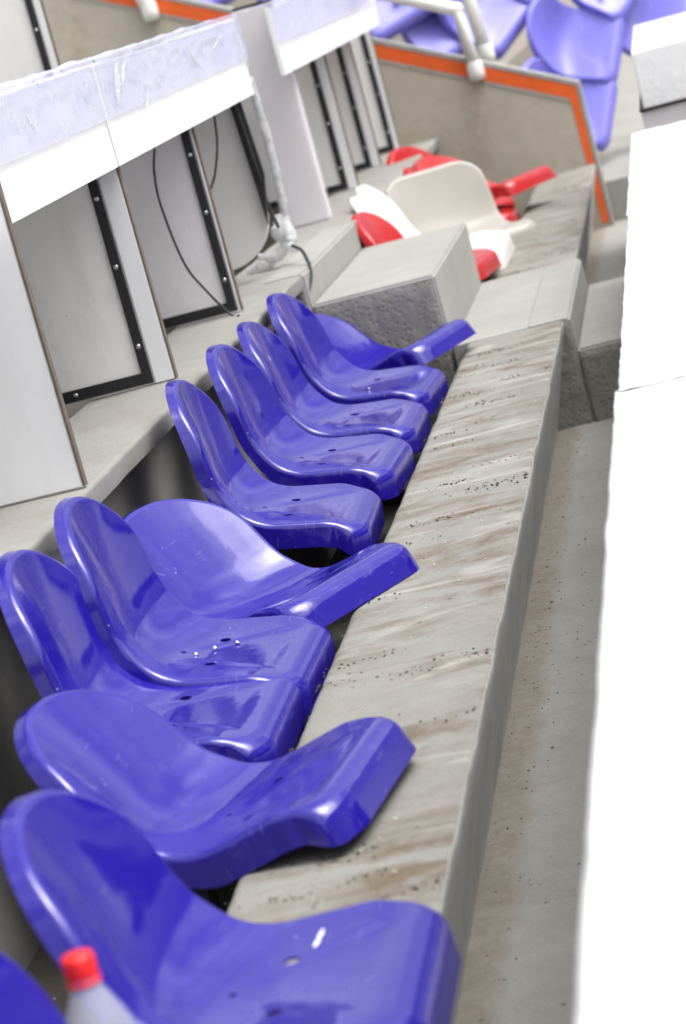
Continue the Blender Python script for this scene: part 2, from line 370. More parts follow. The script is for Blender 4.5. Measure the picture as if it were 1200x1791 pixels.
# ------------------------------------------------------------------ seat shell
def smooth01(t): t = np.clip(t, 0, 1); return t*t*(3-2*t)
def seat_mesh(name, NA=96, NB=56, holes=True, variant=0, W=.212, backw=.90):
    # profile of the top surface, front -> back top
    P = [(.175, .080), (.12, .0815), (.05, .080), (-.02, .080), (-.085, .090), (-.135, .121), (-.166, .172), (-.188, .238), (-.211, .312), (-.236, .388)]
    if variant == 1: P = [(.19, .07), (.12, .07), (.04, .068), (-.04, .07), (-.10, .078), (-.145, .106), (-.170, .16), (-.188, .225), (-.204, .30), (-.217, .375)]
    prof = catmull([(x, 0, z) for x, z in P], 24)
    s = np.cumsum([0]+[(prof[i+1]-prof[i]).length for i in range(len(prof)-1)]); L = s[-1]
    px = np.array([p.x for p in prof]); pz = np.array([p.z for p in prof])
    # spacing denser at both ends
    u = np.linspace(0, 1, NA); a = L*(.85*(1-np.cos(np.pi*u))/2+.15*u)
    X = np.interp(a, s, px); Z = np.interp(a, s, pz)
    tx = np.gradient(X, a); tz = np.gradient(Z, a); tl = np.hypot(tx, tz); tx /= tl; tz /= tl
    nx, nz = tz*-1*-1, -tx  # normal pointing up/inside
    nx, nz = tz, -tx
    if nz[0] < 0: nx, nz = -nx, -nz
    f = a/L
    # half width: rounded front corners, slight waist at the bend, arched back top
    w = W*(1-.03*smooth01((f-.25)/.2)*(1-smooth01((f-.55)/.2)) - (1-backw)*smooth01((f-.45)/.4))
    rf = .058; df = np.clip(1-a/rf, 0, 1); w = w-rf*(1-np.sqrt(np.clip(1-df*df, 0, 1)))
    rt = .155 if variant == 0 else .09
    dt = np.clip(1-(L-a)/rt, 0, 1); ex = 2.0 if variant == 0 else 2.2
    w = w-(W*backw)*(.95 if variant == 0 else .52)*(1-np.power(np.clip(1-dt**ex, 0, 1), 1/ex))
    v = np.linspace(-1, 1, NB); v = np.sin(v*np.pi/2)*.35+v*.65
    B = w[:, None]*v[None, :]
    # dish: pan sides lift a little, back wraps forward
    fa = f[:, None]
    q = np.abs(B)/W
    lift = .010*q**2.2*smooth01(fa/.12) + .030*q**2.0*smooth01((fa-.30)/.25)*(1-.35*smooth01((fa-.8)/.2))
    # shallow trapezoid field towards the front of the pan
    ar = a[:, None]
    edge = (.055+(.20-ar)*.62)
    inside = smooth01((edge-np.abs(B))/.03)*smooth01((ar-.012)/.035)*smooth01((.225-ar)/.05)
    if variant == 0: lift = lift-.0022*inside
    PX = X[:, None]+nx[:, None]*lift; PZ = Z[:, None]+nz[:, None]*lift; PY = B
    V = np.stack([PX, PY, PZ], -1)
    nV = [tuple(p) for p in V.reshape(-1, 3)]; F = []
    idx = lambda i, j: i*NB+j
    for i in range(NA-1):
        for j in range(NB-1): F.append((idx(i, j), idx(i, j+1), idx(i+1, j+1), idx(i+1, j)))
    loop = [(0, j) for j in range(NB)] + [(i, NB-1) for i in range(1, NA)] + [(NA-1, j) for j in range(NB-2, -1, -1)] + [(i, 0) for i in range(NA-2, 0, -1)]
    n = len(loop); pts = np.array([V[i, j] for i, j in loop])
    nrm = np.array([(nx[i], 0, nz[i]) for i, j in loop]); ff = np.array([f[i] for i, j in loop])
    tang = np.roll(pts, -1, 0)-np.roll(pts, 1, 0)
    for _ in range(3): tang = (np.roll(tang, 1, 0)+2*tang+np.roll(tang, -1, 0))/4
    out = np.cross(tang, nrm); out /= np.linalg.norm(out, axis=1)[:, None]
    cen = pts.mean(0)
    if ((pts[0:3]-cen)*out[0:3]).sum() < 0: out = -out
    front = smooth01((.16-ff)/.10)*smooth01((out[:, 0]-.25)/.5)
    isback = smooth01((ff-.30)/.25)
    r = .014+.028*front
    drop = (.058+.020*front)*(1-isback)+.036*isback*(1-.25*smooth01((ff-.8)/.2))
    # the outer rim of the back turns backwards; skirt of the pan goes straight down with slight flare
    dn = -nrm
    rings = []
    for k in range(1, 6):
        th = math.pi/2*k/5; rings.append(pts+out*(r*math.sin(th))[:, None]+dn*(r*(1-math.cos(th)))[:, None])
    for k in range(1, 5):
        t = k/4; rings.append(pts+out*(r+.004*t)[:, None]+dn*(r+(drop-r)*t)[:, None])
    base0 = len(nV)
    for rg in rings: nV += [tuple(p) for p in rg]
    prev = [idx(i, j) for i, j in loop]
    for k in range(len(rings)):
        cur = [base0+k*n+m for m in range(n)]
        for m in range(n): F.append((prev[m], cur[m], cur[(m+1) % n], prev[(m+1) % n]))
        prev = cur
    me = mesh_from(name, nV, F)
    bm = bmesh.new(); bm.from_mesh(me); bmesh.ops.remove_doubles(bm, verts=bm.verts, dist=.00005)
    bmesh.ops.recalc_face_normals(bm, faces=bm.faces)
    up = sum((fc.normal.z*fc.calc_area() for fc in bm.faces if fc.calc_center_median().z > .06 and fc.calc_center_median().x > -.05 and fc.calc_center_median().x < .12 and abs(fc.calc_center_median().y) < .1))
    if up < 0: bmesh.ops.reverse_faces(bm, faces=bm.faces)
    bm.to_mesh(me); bm.free()
    tmp = link('tmp', me); md = tmp.modifiers.new('s', 'SOLIDIFY'); md.thickness = .0045; md.offset = -1; md.use_rim = True
    cut = None
    if holes:
        bm = bmesh.new()
        for (hx, hy, hr) in ((.012, .085, .0115), (.012, -.085, .0115), (-.055, 0, .006)):
            bmesh.ops.create_cone(bm, cap_ends=True, segments=20, radius1=hr, radius2=hr, depth=.06, matrix=Matrix.Translation((hx, hy, .082)))
        cut = link('cut', bm_mesh('cut', bm)); b = tmp.modifiers.new('b', 'BOOLEAN'); b.object = cut; b.operation = 'DIFFERENCE'; b.solver = 'EXACT'
    dg = bpy.context.evaluated_depsgraph_get(); dg.update()
    res = bpy.data.meshes.new_from_object(tmp.evaluated_get(dg)); res.name = name
    bpy.data.objects.remove(tmp); bpy.data.meshes.remove(me)
    if cut: bpy.data.objects.remove(cut)
    res.materials.clear()
    res.polygons.foreach_set('use_smooth', [True]*len(res.polygons))
    res.set_sharp_from_angle(angle=R(42))
    return res
SEAT = seat_mesh('seat_shell')
SEAT_W = seat_mesh('seat_shell_square', 64, 40, False, 1, .225, .97)
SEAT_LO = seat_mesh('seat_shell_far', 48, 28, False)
def with_mat(me, mat): c = me.copy(); c.materials.append(mat); return c
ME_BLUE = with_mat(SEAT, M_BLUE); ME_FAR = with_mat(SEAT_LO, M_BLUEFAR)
ME_RED = with_mat(SEAT_LO, M_RED); ME_WHITE = with_mat(SEAT_LO, M_WHITEP); ME_GREY = with_mat(SEAT_W, M_GREYP)
ME_BOLT = lathe_mesh('bolt', [(0, .0), (.0085, .0), (.0085, .0015), (.0045, .0018), (.0045, .0055), (.003, .0065), (0, .0065)], 12); ME_BOLT.materials.append(M_STEEL)
def seat(loc, yaw=0, pitch=0, rl=0, me=None, label='', group='', bolts=(), cat='seat', sc=.92):
    """pitch > 0: front edge up; yaw > 0: front turns away from the camera"""
    t = empty('plastic_seat', loc)
    t.rotation_euler = (Matrix.Rotation(R(yaw), 3, 'Z') @ Matrix.Rotation(R(-pitch), 3, 'Y') @ Matrix.Rotation(R(rl), 3, 'X')).to_euler()
    t.scale = (sc, sc, sc)
    tag(t, label, cat, group)
    link('shell', me or ME_BLUE, None, t)
    for (x, y) in bolts:
        b = link('bolt', ME_BOLT, None, t); b.location = (x, y, .0805); b.rotation_euler = (random.uniform(-.3, .3), random.uniform(-.3, .3), 0); b.scale = (.65, .65, .65)
    return t
GB = 'blue plastic seats dumped along the ledge'
S_ = {}
seat((-.62, 2.02, .05), 0, 0, 0, ME_BLUE, 'blue plastic seat cut off by the bottom left corner of the photo', GB)
S_['n'] = seat((-.665, 2.655, -.001), 0, 1, 0, ME_BLUE, 'nearest whole blue plastic seat, directly behind the red-capped bottle', GB, sc=.865)
S_['s'] = seat((-.800, 3.475, -.032), -8.0, 17.0, 0, ME_BLUE, 'blue plastic seat tipped up with its front edge on the ledge, second nearest', GB, sc=.885)
seat((-1.06, 4.03, -.02), 0, -8, 0, ME_BLUE, 'upright blue seat with one bare bolt hole, just beyond the second tipped seat', GB)
seat((-1.049, 4.374, -.016), -.8, -9.9, 0, ME_BLUE, 'upright blue plastic seat with loose bolts scattered on its pan', GB, ((.04, .06), (.0, .03), (-.03, -.01), (-.06, -.1)))
S_['t'] = seat((-.962, 4.836, -.052), -27.8, 15.5, 0, ME_BLUE, 'blue plastic seat twisted toward the camera with a broad pale backrest', GB)
seat((-1.061, 5.488, .004), 1.4, -11.5, 0, ME_BLUE, 'upright blue seat next behind the twisted one, nearest of the group of four', GB)
seat((-1.048, 6.049, .001), -2.6, -8.8, 0, ME_BLUE, 'second upright blue seat in the group of four beyond the twisted one', GB)
S_['b'] = seat((-1.052, 6.607, -.013), -.7, -6.5, 0, ME_BLUE, 'third upright blue seat in the group of four, white chip on its backrest', GB)
seat((-1.054, 7.172, -.016), -3.8, -6.3, 0, ME_BLUE, 'fourth upright blue seat, tall backrest in front of the tipped far seat', GB, ((.012, -.07),))
seat((-1.0, 7.68, -.025), -18, 21, 0, ME_BLUE, 'farthest blue seat, tipped up against the pitted concrete half step', GB)

def added_rail(y0, y1, x, feet, label):  # unseen rail, added to carry the seats and blacken the gap beneath
    t = empty('added_rail', (x, (y0+y1)/2, -.30)); tag(t, label, 'rail', 'added rails under the seats')
    def pc(nm, *a):
        o = box(nm, *a, M_CABLE, t, .002); o.location = -t.location; return o
    pc('beam', x-.05, x+.05, y0, y1, -.105, -.065)
    for k in range(int((y1-y0)/1.1)+1): pc('post', x-.03, x+.03, y0+.15+1.1*k, y0+.21+1.1*k, -.296, -.106)
    for (bx, by, bz) in feet: pc('bracket', bx-.06, bx+.06, by-.05, by+.05, -.064, bz)
added_rail(3.75, 7.85, -1.07, [(-1.06, 4.03, .03), (-1.05, 4.374, .035), (-1.06, 5.488, .055), (-1.05, 6.049, .05), (-1.05, 6.607, .04), (-1.05, 7.172, .035)], 'added black rail, unseen below the upright blue seats')
added_rail(9.55, 12.7, -1.09, [], 'added black rail, unseen below the red and white seats')
from mathutils.bvhtree import BVHTree
bv = BVHTree.FromPolygons([v.co.copy() for v in ME_BLUE.vertices], [tuple(p.vertices) for p in ME_BLUE.polygons])
def mark(st, p, d, length, width, name='paint_chip'):
    """thin pale fleck lying on the shell: follows the surface from p along d"""
    V, F = [], []; d = Vector(d).normalized()
    for k in range(7):
        q = Vector(p)+d*length*(k/6-.5); c, n_, _, _ = bv.find_nearest(q)
        if n_.dot(Vector((.5, 0, 1))) < 0: n_ = -n_
        sd_ = d.cross(n_).normalized()*width*.5*(1 if 0 < k < 6 else .3)*(1+.9*noise.noise(q*190))
        V += [c+sd_+n_*.0008, c-sd_+n_*.0008]
    for k in range(6): F.append((2*k, 2*k+1, 2*k+3, 2*k+2))
    link(name, mesh_from(name, V, F), M_CHIP, st)
M_CHIP = plain('chipped_white', (.72, .72, .74), .6, .1, 40)
for st, p, d, ln, wd in ((S_['n'], (.045, .135, .085), (.12, 1, 0), .055, .006), (S_['b'], (-.2, .03, .28), (.2, 0, 1), .022, .006), (S_['t'], (-.215, .06, .30), (.1, .6, .5), .03, .004), (S_['s'], (0, -.14, .08), (1, .5, 0), .02, .005)):
    mark(st, p, d, ln, wd)

# red, white and cream seats dumped beyond the aisle
GR = 'red and white seats dumped beyond the aisle'
seat((-1.20, 9.80, -.08), 6, -4, 0, ME_RED, 'red seat peeping over the left end of the half step', GR)
seat((-1.03, 9.98, -.03), 0, 2, 0, ME_WHITE, 'white seat with thin curved backrest edge, nearer of the two', GR, sc=1.08)
seat((-1.03, 10.22, -.01), 0, 2, 0, ME_WHITE, 'white seat with thin curved backrest edge, further of the two', GR, sc=1.08)
seat((-1.0, 10.66, -.01), -62, 4, 0, ME_GREY, 'cream plastic seat with a big square backrest turned to the camera', GR, sc=1.0)
seat((-1.03, 9.64, .0), -8, 4, 0, ME_RED, 'red seat whose glossy front edge juts past the half step onto the ledge', GR)
seat((-.91, 11.9, .04), -25, 18, 0, ME_RED, 'red seat tipped up at the far end of the ledge near the wall', GR, sc=1.0)
seat((-1.04, 11.6, -.02), 0, 0, 0, ME_RED, 'red seat mostly hidden behind the cream backrest, only its front edge showing', GR)
seat((-1.17, 12.3, -.02), -28, -4, 0, ME_RED, 'red seat with its back to the panels, behind the cream seat at left', GR, sc=1.0)

# ------------------------------------------------------------------ press desk on the left
def rel_box(name, t, x0, x1, y0, y1, z0, z1, mat, bev=.0012):
    o = box(name, x0, x1, y0, y1, z0, z1, mat, t, bev); o.location = (-t.location.x, -t.location.y, -t.location.z); return o
ME_SCREW = lathe_mesh('screw', [(.0, -.004), (.0065, -.004), (.006, -.001), (.003, 0), (0, 0)], 10); ME_SCREW.materials.append(M_STEEL)
def side_panel(name, xr, xl, y, z0, z1, label, framed=True, mat=M_PANEL, strip=.055):
    """upright panel facing the camera, black frame on its right and bottom, pale outer strip"""
    t = empty(name, ((xl+xr)/2, y, z0)); tag(t, label, 'panel', 'white panels under the desks')
    rel_box('board', t, xl, xr-(strip if framed else .006), y, y+.016, z0+.003, z1, mat)
    if framed:
        fx = xr-strip
        fu = rel_box('frame_upright', t, fx-.003-.024, fx-.003, y-.009, y-.0005, z0+.006, z1, M_BLACK)
        ff_ = rel_box('frame_foot', t, xl, fx-.0275, y-.009, y-.0005, z0+.006, z0+.034, M_BLACK)
        rel_box('outer_strip', t, fx+.001, xr-.006, y-.004, y+.022, z0+.002, z1, M_BOARD)
        for z in (z0+.10, z0+.30, z0+.47):
            s_ = link('screw', ME_SCREW, None, fu); s_.rotation_euler = (R(90), 0, 0); s_.location = (fx-.015, y-.0125, z)
        for x in (xl+.06, xl+.20):
            if x < fx-.03:
                s_ = link('screw', ME_SCREW, None, ff_); s_.rotation_euler = (R(90), 0, 0); s_.location = (x, y-.0125, z0+.02)
    rel_box('raw_edge', t, xr-.0055, xr, y-.002, y+.02, z0+.002, z1, M_EDGE, .0006)
    return t
side_panel('side_panel', -1.285, -1.80, 4.79, .337, 1.04, 'plain white upright panel at the left edge, nearest under the desk', False, M_BOARD)
side_panel('side_panel', -1.345, -1.80, 6.12, .337, 1.05, 'white panel with black frame and screws, under the seam of the fascia boards', True, M_PANEL)
side_panel('side_panel', -1.365, -1.85, 7.31, .337, 1.06, 'white black-framed panel with a thin cable hanging in front of it', True, M_LILAC, .012)
side_panel('side_panel', -1.455, -1.95, 11.25, .337, 1.10, 'white black-framed panel just right of the wrapped lilac pillar', True, M_PANEL, .045)
side_panel('side_panel', -1.465, -1.95, 12.35, .337, 1.10, 'white black-framed panel, middle of the three far ones', True, M_PANEL, .045)
side_panel('side_panel', -1.455, -1.95, 13.25, .337, 1.10, 'white black-framed panel farthest away, touching the parapet wall', True, M_PANEL, .03)
def fz(y): return .85+.0155*(y-4.8)
def fascia(y0, y1, t, mat=M_BOARD, x=-1.33, h=.245):
    z0, z1 = fz(y0), fz(y1)
    V = [(x, y0, z0), (x, y1, z1), (x, y1, z1+h), (x, y0, z0+h)]; V += [(a-.018, b, c) for a, b, c in V]
    F = [(0, 1, 2, 3), (7, 6, 5, 4), (0, 4, 5, 1), (1, 5, 6, 2), (2, 6, 7, 3), (3, 7, 4, 0)]
    bm = bmesh.new(); me = mesh_from('fascia_board', V, F); bm.from_mesh(me); bmesh.ops.bevel(bm, geom=bm.edges[:], offset=.0012, segments=1, affect='EDGES'); bmesh.ops.recalc_face_normals(bm, faces=bm.faces); bm.to_mesh(me); bm.free()
    o = link('fascia_board', me, mat, t); o.location = (-t.location.x, -t.location.y, -t.location.z); return o
def desk_top(y0, y1, t, mat, x=-1.35, depth=.5):
    z0, z1 = fz(y0)+.205, fz(y1)+.205
    V = [(x, y0, z0), (x, y1, z1), (x-depth, y1, z1), (x-depth, y0, z0)]; V += [(a, b, c+.022) for a, b, c in V]
    F = [(3, 2, 1, 0), (4, 5, 6, 7), (0, 1, 5, 4), (1, 2, 6, 5), (2, 3, 7, 6), (3, 0, 4, 7)]
    o = link('desk_top', mesh_from('desk_top', V, F), mat, t); o.location = (-t.location.x, -t.location.y, -t.location.z); return o
def film_sheet(t, y0, y1, x=-1.33, hang=.13, over=.16, lift=.018, seed=0, mat=M_FILM):
    """crinkled film hanging over the upper part of the fascia and lying on the desk top"""
    h = .245; n = int((y1-y0)/.02); prof = [(.006, -hang+h)]
    path = [(.006, h-hang), (.006, h-hang*.75), (.006, h-hang*.5), (.006, h-hang*.25), (.007, h-.012), (.004, h+lift*.5), (-.012, h+lift), (-.04, h+lift*.9), (-.08, h+lift*.6), (-over, h+.008)]
    fine = []
    for i in range(len(path)-1):
        for k in range(3): u = k/3; fine.append((path[i][0]*(1-u)+path[i+1][0]*u, path[i][1]*(1-u)+path[i+1][1]*u))
    fine.append(path[-1]); V, F = [], []; m = len(fine)
    for i in range(n+1):
        y = y0+(y1-y0)*i/n
        for j, (dx, dz) in enumerate(fine):
            p = Vector((seed+j*.35, y*4, seed)); c = abs(noise.noise(p))*.55; c2 = noise.noise(Vector((seed+j*.9, y*24, 3)))
            top = 1 if j > 12 else .35
            V.append((x+dx+.012*c*top+.0012*c2+.0035, y, fz(y)+dz+(.022*c+.002*c2)*(1 if j > 12 else .03)))
    for i in range(n):
        for j in range(m-1): F.append((i*m+j, (i+1)*m+j, (i+1)*m+j+1, i*m+j+1))
    o = link('plastic_film', mesh_from('plastic_film', V, F), mat, t, True); o.location = (-t.location.x, -t.location.y, -t.location.z)
    return o
d1 = empty('press_desk', (-1.5, 6.2, .337)); tag(d1, 'long white desk wrapped in clear film, nearer one on the upper terrace', 'desk')
fascia(3.9, 6.055, d1); fascia(6.075, 8.33, d1)
desk_top(3.9, 8.33, d1, M_BOARD); film_sheet(d1, 3.9, 6.06, seed=2); film_sheet(d1, 6.08, 8.35, seed=11)
rel_box('seam_strip', d1, -1.347, -1.337, 6.057, 6.073, .87, 1.10, M_EDGE, .0005)
for k, (y, z, a, ln, w_) in enumerate(((4.55, 1.04, -35, .10, .010), (4.95, 1.055, 20, .14, .007), (5.3, 1.03, -55, .07, .006), (6.25, 1.06, 55, .13, .016), (6.35, 1.08, 35, .10, .010), (7.35, 1.075, -50, .10, .006), (8.25, 1.06, -80, .16, .009), (6.55, 1.0, 40, .07, .004), (7.8, 1.09, 15, .15, .006))):
    V, F = [], []; ca, sa = math.cos(R(a)), math.sin(R(a))
    for i in range(9):
        u = i/8-.5; ww = w_*(1-(2*u)**2)+.0006
        for q_, hgt in ((-1, 0), (-.3, .7), (.2, .55), (1, 0)):
            V.append((-1.3185+hgt*ww*.8+.001, y+(u*ln*ca-q_*ww*sa)*1.6, z+u*ln*sa+q_*ww*ca+.004*noise.noise(Vector((u*7, k, 0)))))
    for i in range(8):
        for j in range(3): F.append((i*4+j, (i+1)*4+j, (i+1)*4+j+1, i*4+j+1))
    cz = link('film_crease', mesh_from('film_crease', V, F), M_FOIL, d1, True); cz.location = (1.5, -6.2, -.337)
d2 = empty('press_desk', (-1.55, 11, .337)); tag(d2, 'white film-wrapped desk beyond the lilac pillar, with three fascia boards', 'desk')
for a, b in ((9.33, 10.72), (10.735, 11.9), (11.915, 12.9)): fascia(a, b, d2, M_BOARD, -1.36)
desk_top(9.97, 12.9, d2, M_BOARD, -1.38); film_sheet(d2, 9.33, 12.9, -1.36, over=.05, seed=23)
# lilac pillar between the desks
pl = empty('wrapped_pillar', (-1.5, 9.9, .337)); tag(pl, 'tall pale lilac board pillar wrapped in film between the two desks', 'pillar')
rel_box('board', pl, -1.585, -1.42, 9.9, 9.95, .337, 1.19, M_LILAC, .004)
V, F = [], []
for i in range(46):
    for j in range(13):
        x = -1.59+.175*j/12; z = .34+.85*i/45; c = noise.noise(Vector((x*20, z*14, 2)))
        e = 0 if 0 < j < 12 else .006
        V.append((x+(e if j == 12 else -e), 9.896-.002-.003*abs(c)+(.03 if j in (0, 12) else 0), z))
for i in range(45):
    for j in range(12): F.append((i*13+j, i*13+j+1, (i+1)*13+j+1, (i+1)*13+j))
rel_box('top_edge', pl, -1.583, -1.422, 9.905, 9.945, 1.1915, 1.203, M_BLACK, .001)
o = link('plastic_film', mesh_from('plastic_film', V, F), M_FILM2, pl, True); o.location = (1.5, -9.9, -.337)

# rounded pale panel, wrapped tube and cables at the end of the nearer desk
rp = []
x0, x1, z0, z1, rr = -1.80, -1.362, .385, 1.03, .16
rp = [(x0, z1), (x0, z0)] + arc(x1-rr, z0+rr, rr, -90, 0, 12) + [(x1+.012, z1)]
rb = poly_prism('rounded_board', rp, 8.15, 8.18, M_GREYBOARD, None, .003)
tag(rb, 'pale grey board with a rounded lower corner hanging under the desk end', 'board')
tp = poly_prism('black_strip', [(-1.385, .92), (-1.350, .92), (-1.335, .66), (-1.365, .50), (-1.372, .66)], 8.120, 8.145, M_BLACK, None)
tag(tp, 'narrow black rubber strip along the rounded grey board', 'strip')
ft = empty('wrapped_tube', (-1.36, 8.45, .337)); tag(ft, 'desk leg tube wrapped in crinkled shiny film beside the lilac pillar', 'desk leg')
def ftube(name, pts, r, mat, sides=10):
    me = tube_mesh(name, [Vector(p)-ft.location for p in pts], r, sides, 14)
    for v in me.vertices:
        c = noise.noise(v.co*60)*.5+noise.noise(v.co*23)*.6; v.co = v.co+v.normal*c*.004
    return link(name, me, mat, ft)
ftube('tube', [(-1.352, 8.45, .95), (-1.347, 8.45, .75), (-1.352, 8.45, .55), (-1.362, 8.45, .45)], .011, M_STEEL)
ftube('film_wrap', [(-1.352, 8.45, .96), (-1.347, 8.45, .75), (-1.355, 8.45, .52), (-1.365, 8.45, .46)], [.014, .016, .014, .017], M_FOIL, 14)
ftube('film_bunch', [(-1.372, 8.42, .50), (-1.385, 8.40, .455), (-1.372, 8.40, .41), (-1.41, 8.40, .375), (-1.47, 8.40, .385)], [.016, .024, .018, .022, .012], M_FOIL, 14)
ftube('film_bunch', [(-1.36, 8.41, .47), (-1.345, 8.38, .43), (-1.35, 8.36, .395), (-1.33, 8.34, .385)], [.02, .022, .018, .012], M_FOIL, 12)
ftube('film_bunch', [(-1.43, 8.41, .37), (-1.46, 8.41, .355), (-1.52, 8.41, .35)], [.022, .026, .012], M_FOIL, 12)
def cable(pts, r, label):
    b = Vector(pts[-1]); o = link('cable', tube_mesh('cable', [Vector(p)-b for p in pts], r, 8, 10), M_CABLE); o.location = b
    tag(o, label, 'cable', 'thin black cables')
cable([(-1.47, 7.24, .93), (-1.475, 7.25, .861), (-1.495, 7.25, .791), (-1.503, 7.25, .692), (-1.483, 7.25, .519), (-1.441, 7.25, .423), (-1.389, 7.25, .338), (-1.36, 7.2, .337)], .0036, 'thin dark cable hanging in a long bow in front of the lilac-white panel')
cable([(-1.335, 7.6, .95), (-1.345, 7.6, .903), (-1.36, 7.6, .811), (-1.388, 7.6, .731), (-1.407, 7.6, .697), (-1.45, 7.62, .64)], .0036, 'short dark cable end hanging below the fascia by the rounded board')
cable([(-1.34, 8.33, .40), (-1.302, 8.25, .385), (-1.284, 8.2, .352), (-1.274, 8.15, .335), (-1.268, 8.05, .30), (-1.29, 7.95, .25), (-1.33, 7.86, .22)], .006, 'black cable coming out of the shiny wrap and dropping over the ledge')
cable([(-1.365, 8.11, .93), (-1.357, 8.11, .80), (-1.35, 8.11, .66), (-1.36, 8.2, .55), (-1.372, 8.35, .47)], .006, 'black cable running down beside the rounded grey board')

# desk panel on the terrace above, top left corner
tlp = side_panel('side_panel', -2.08, -2.9, 9.0, 1.0, 1.75, 'white panel with a black line on the terrace above, top left corner', True, M_PANEL, .03)

# ------------------------------------------------------------------ white covered desks on the right
dk = empty('covered_desk', (.2, 4.5, -.335)); tag(dk, 'long desk covered in bright white sheets along the right edge', 'desk')
def sheet(y0, y1, xl, z, xr=.75, seed=0, over=.02):
    ny, nx = max(4, int((y1-y0)/.025)), 40; V, F = [], []
    for i in range(ny+1):
        y = y0+(y1-y0)*i/ny
        for j in range(nx+2):
            if j == 0: x, dz = xl+.004, -.035
            else: x, dz = xl+(xr-xl)*((j-1)/nx)**1.3, 0
            e = .0022*noise.noise(Vector((seed, y*7, 0)))+.0012*noise.noise(Vector((seed, y*37, 1)))
            c = .006*noise.noise(Vector((x*9+seed, y*4, 0)))+.006*(.5-abs(noise.noise(Vector((x*14+y*9, y*3-x*4, seed)))))+.002*noise.noise(Vector((x*30, y*14, seed)))
            V.append((x+(e if j < 3 else 0), y+.006*noise.noise(Vector((x*9, seed, y))), z+dz+c))
    m = nx+2
    for i in range(ny):
        for j in range(m-1): F.append((i*m+j, (i+1)*m+j, (i+1)*m+j+1, i*m+j+1))
    o = link('cover_sheet', mesh_from('cover_sheet', V, F), M_SHEET, dk, True); o.location = (-.2, -4.5, .335)
    bm = bmesh.new(); bm.from_mesh(o.data); bmesh.ops.recalc_face_normals(bm, faces=bm.faces); bm.to_mesh(o.data); bm.free()
    return o
sheet(.25, 4.03, -.211, .3985, seed=1); sheet(4.015, 6.62, -.206, .4005, seed=9); sheet(6.605, 9.36, -.211, .3985, seed=14)
rel_box('desk_board', dk, -.195, .75, .3, 9.3, .35, .385, M_BOARD, .003)
for y in (.6, 2.9, 5.2, 7.5, 9.1):
    rel_box('desk_leg', dk, -.12, .7, y, y+.03, -.334, .349, M_PANEL)
dk2 = empty('covered_desk', (.2, 10.3, -.335)); tag(dk2, 'farther white desk with a raised box front, top right corner', 'desk')
rel_box('raised_box', dk2, -.150, .75, 9.6, 12.4, .46, .668, M_SHEET, .006)
rel_box('joint_strip', dk2, -.168, .75, 9.61, 12.4, .449, .459, M_BLACK, .001)
rel_box('lower_panel', dk2, -.165, .75, 9.63, 12.4, -.33, .448, M_LILAC, .004)

# ------------------------------------------------------------------ far terraces and seats beyond the wall
for i, (xe, zt) in enumerate([(.9, -.6), (-.22, -.12), (-.60, .22), (-1.02, .52), (-1.42, .74), (-1.9, .98), (-2.5, 1.25), (-3.2, 1.6)]):
    o = extrude_profile('far_terrace', [(xe-1.3, zt), (xe-.5, zt), (xe-.01, zt), (xe, zt-.01), (xe, zt-.7), (xe-1.3, zt-.7)], WY+.16, WY+16, .4, M_FLOOR, .004, 60+i)
    tag(o, kind='structure')
GF = 'pale blue seats beyond the parapet wall'
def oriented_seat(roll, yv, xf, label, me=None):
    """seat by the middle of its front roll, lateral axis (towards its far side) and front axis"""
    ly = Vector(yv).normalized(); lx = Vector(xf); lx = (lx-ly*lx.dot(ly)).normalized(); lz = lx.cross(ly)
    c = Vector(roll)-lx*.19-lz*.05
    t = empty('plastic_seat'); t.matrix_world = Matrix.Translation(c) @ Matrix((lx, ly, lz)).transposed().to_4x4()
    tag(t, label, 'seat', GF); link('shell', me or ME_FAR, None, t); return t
RG = ((.25, .38, .62), (1, -.2, -.3)); MG = ((.6, .55, .5), (.7, -.3, -.55)); LG = ((.8, .5, .25), (.35, -.35, -.8))
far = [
 ((-.43, 14.8, .164), RG, 'pale blue seat lowest in the right-hand far group, end of its front roll showing'),
 ((-.307, 14.97, .49), RG, 'pale blue seat directly above the lowest one of the right-hand far group'),
 ((-.14, 15.15, .75), MG, 'pale blue seat at the top of the right-hand far group'),
 ((-.83, 14.8, .748), MG, 'pale blue seat behind the white handrail pipes'),
 ((-.58, 15.0, .96), MG, 'pale blue seat above the handrail pair at the top edge'),
 ((-1.406, 14.6, .947), LG, 'pale blue seat between the far desk and the handrail'),
 ((-1.12, 14.8, 1.04), LG, 'pale blue seat at the top edge beside the handrail bend'),
 ((-1.15, 14.75, .72), LG, 'pale blue seat low behind the orange stripe, left of the handrail foot'),
 ((-1.95, 15.0, 1.18), LG, 'pale blue seat at the top edge above the lilac pillar'),
 ((-2.4, 15.2, 1.36), LG, 'pale blue seat farthest left behind the orange stripe'),
 ((.10, 15.3, .50), RG, 'pale blue seat just above the far white desk at the right edge'),
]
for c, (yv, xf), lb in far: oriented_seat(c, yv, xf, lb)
ow = empty('parapet_post', (-.1, 16.2, -.335)); tag(ow, 'orange topped concrete post far off near the top right corner', 'post')
rel_box('post', ow, -.06, .0, 16.2, 16.3, -.33, .60, M_WALL, .004)
rel_box('orange_cap', ow, -.065, .005, 16.19, 16.31, .602, .80, M_ORANGE, .004)

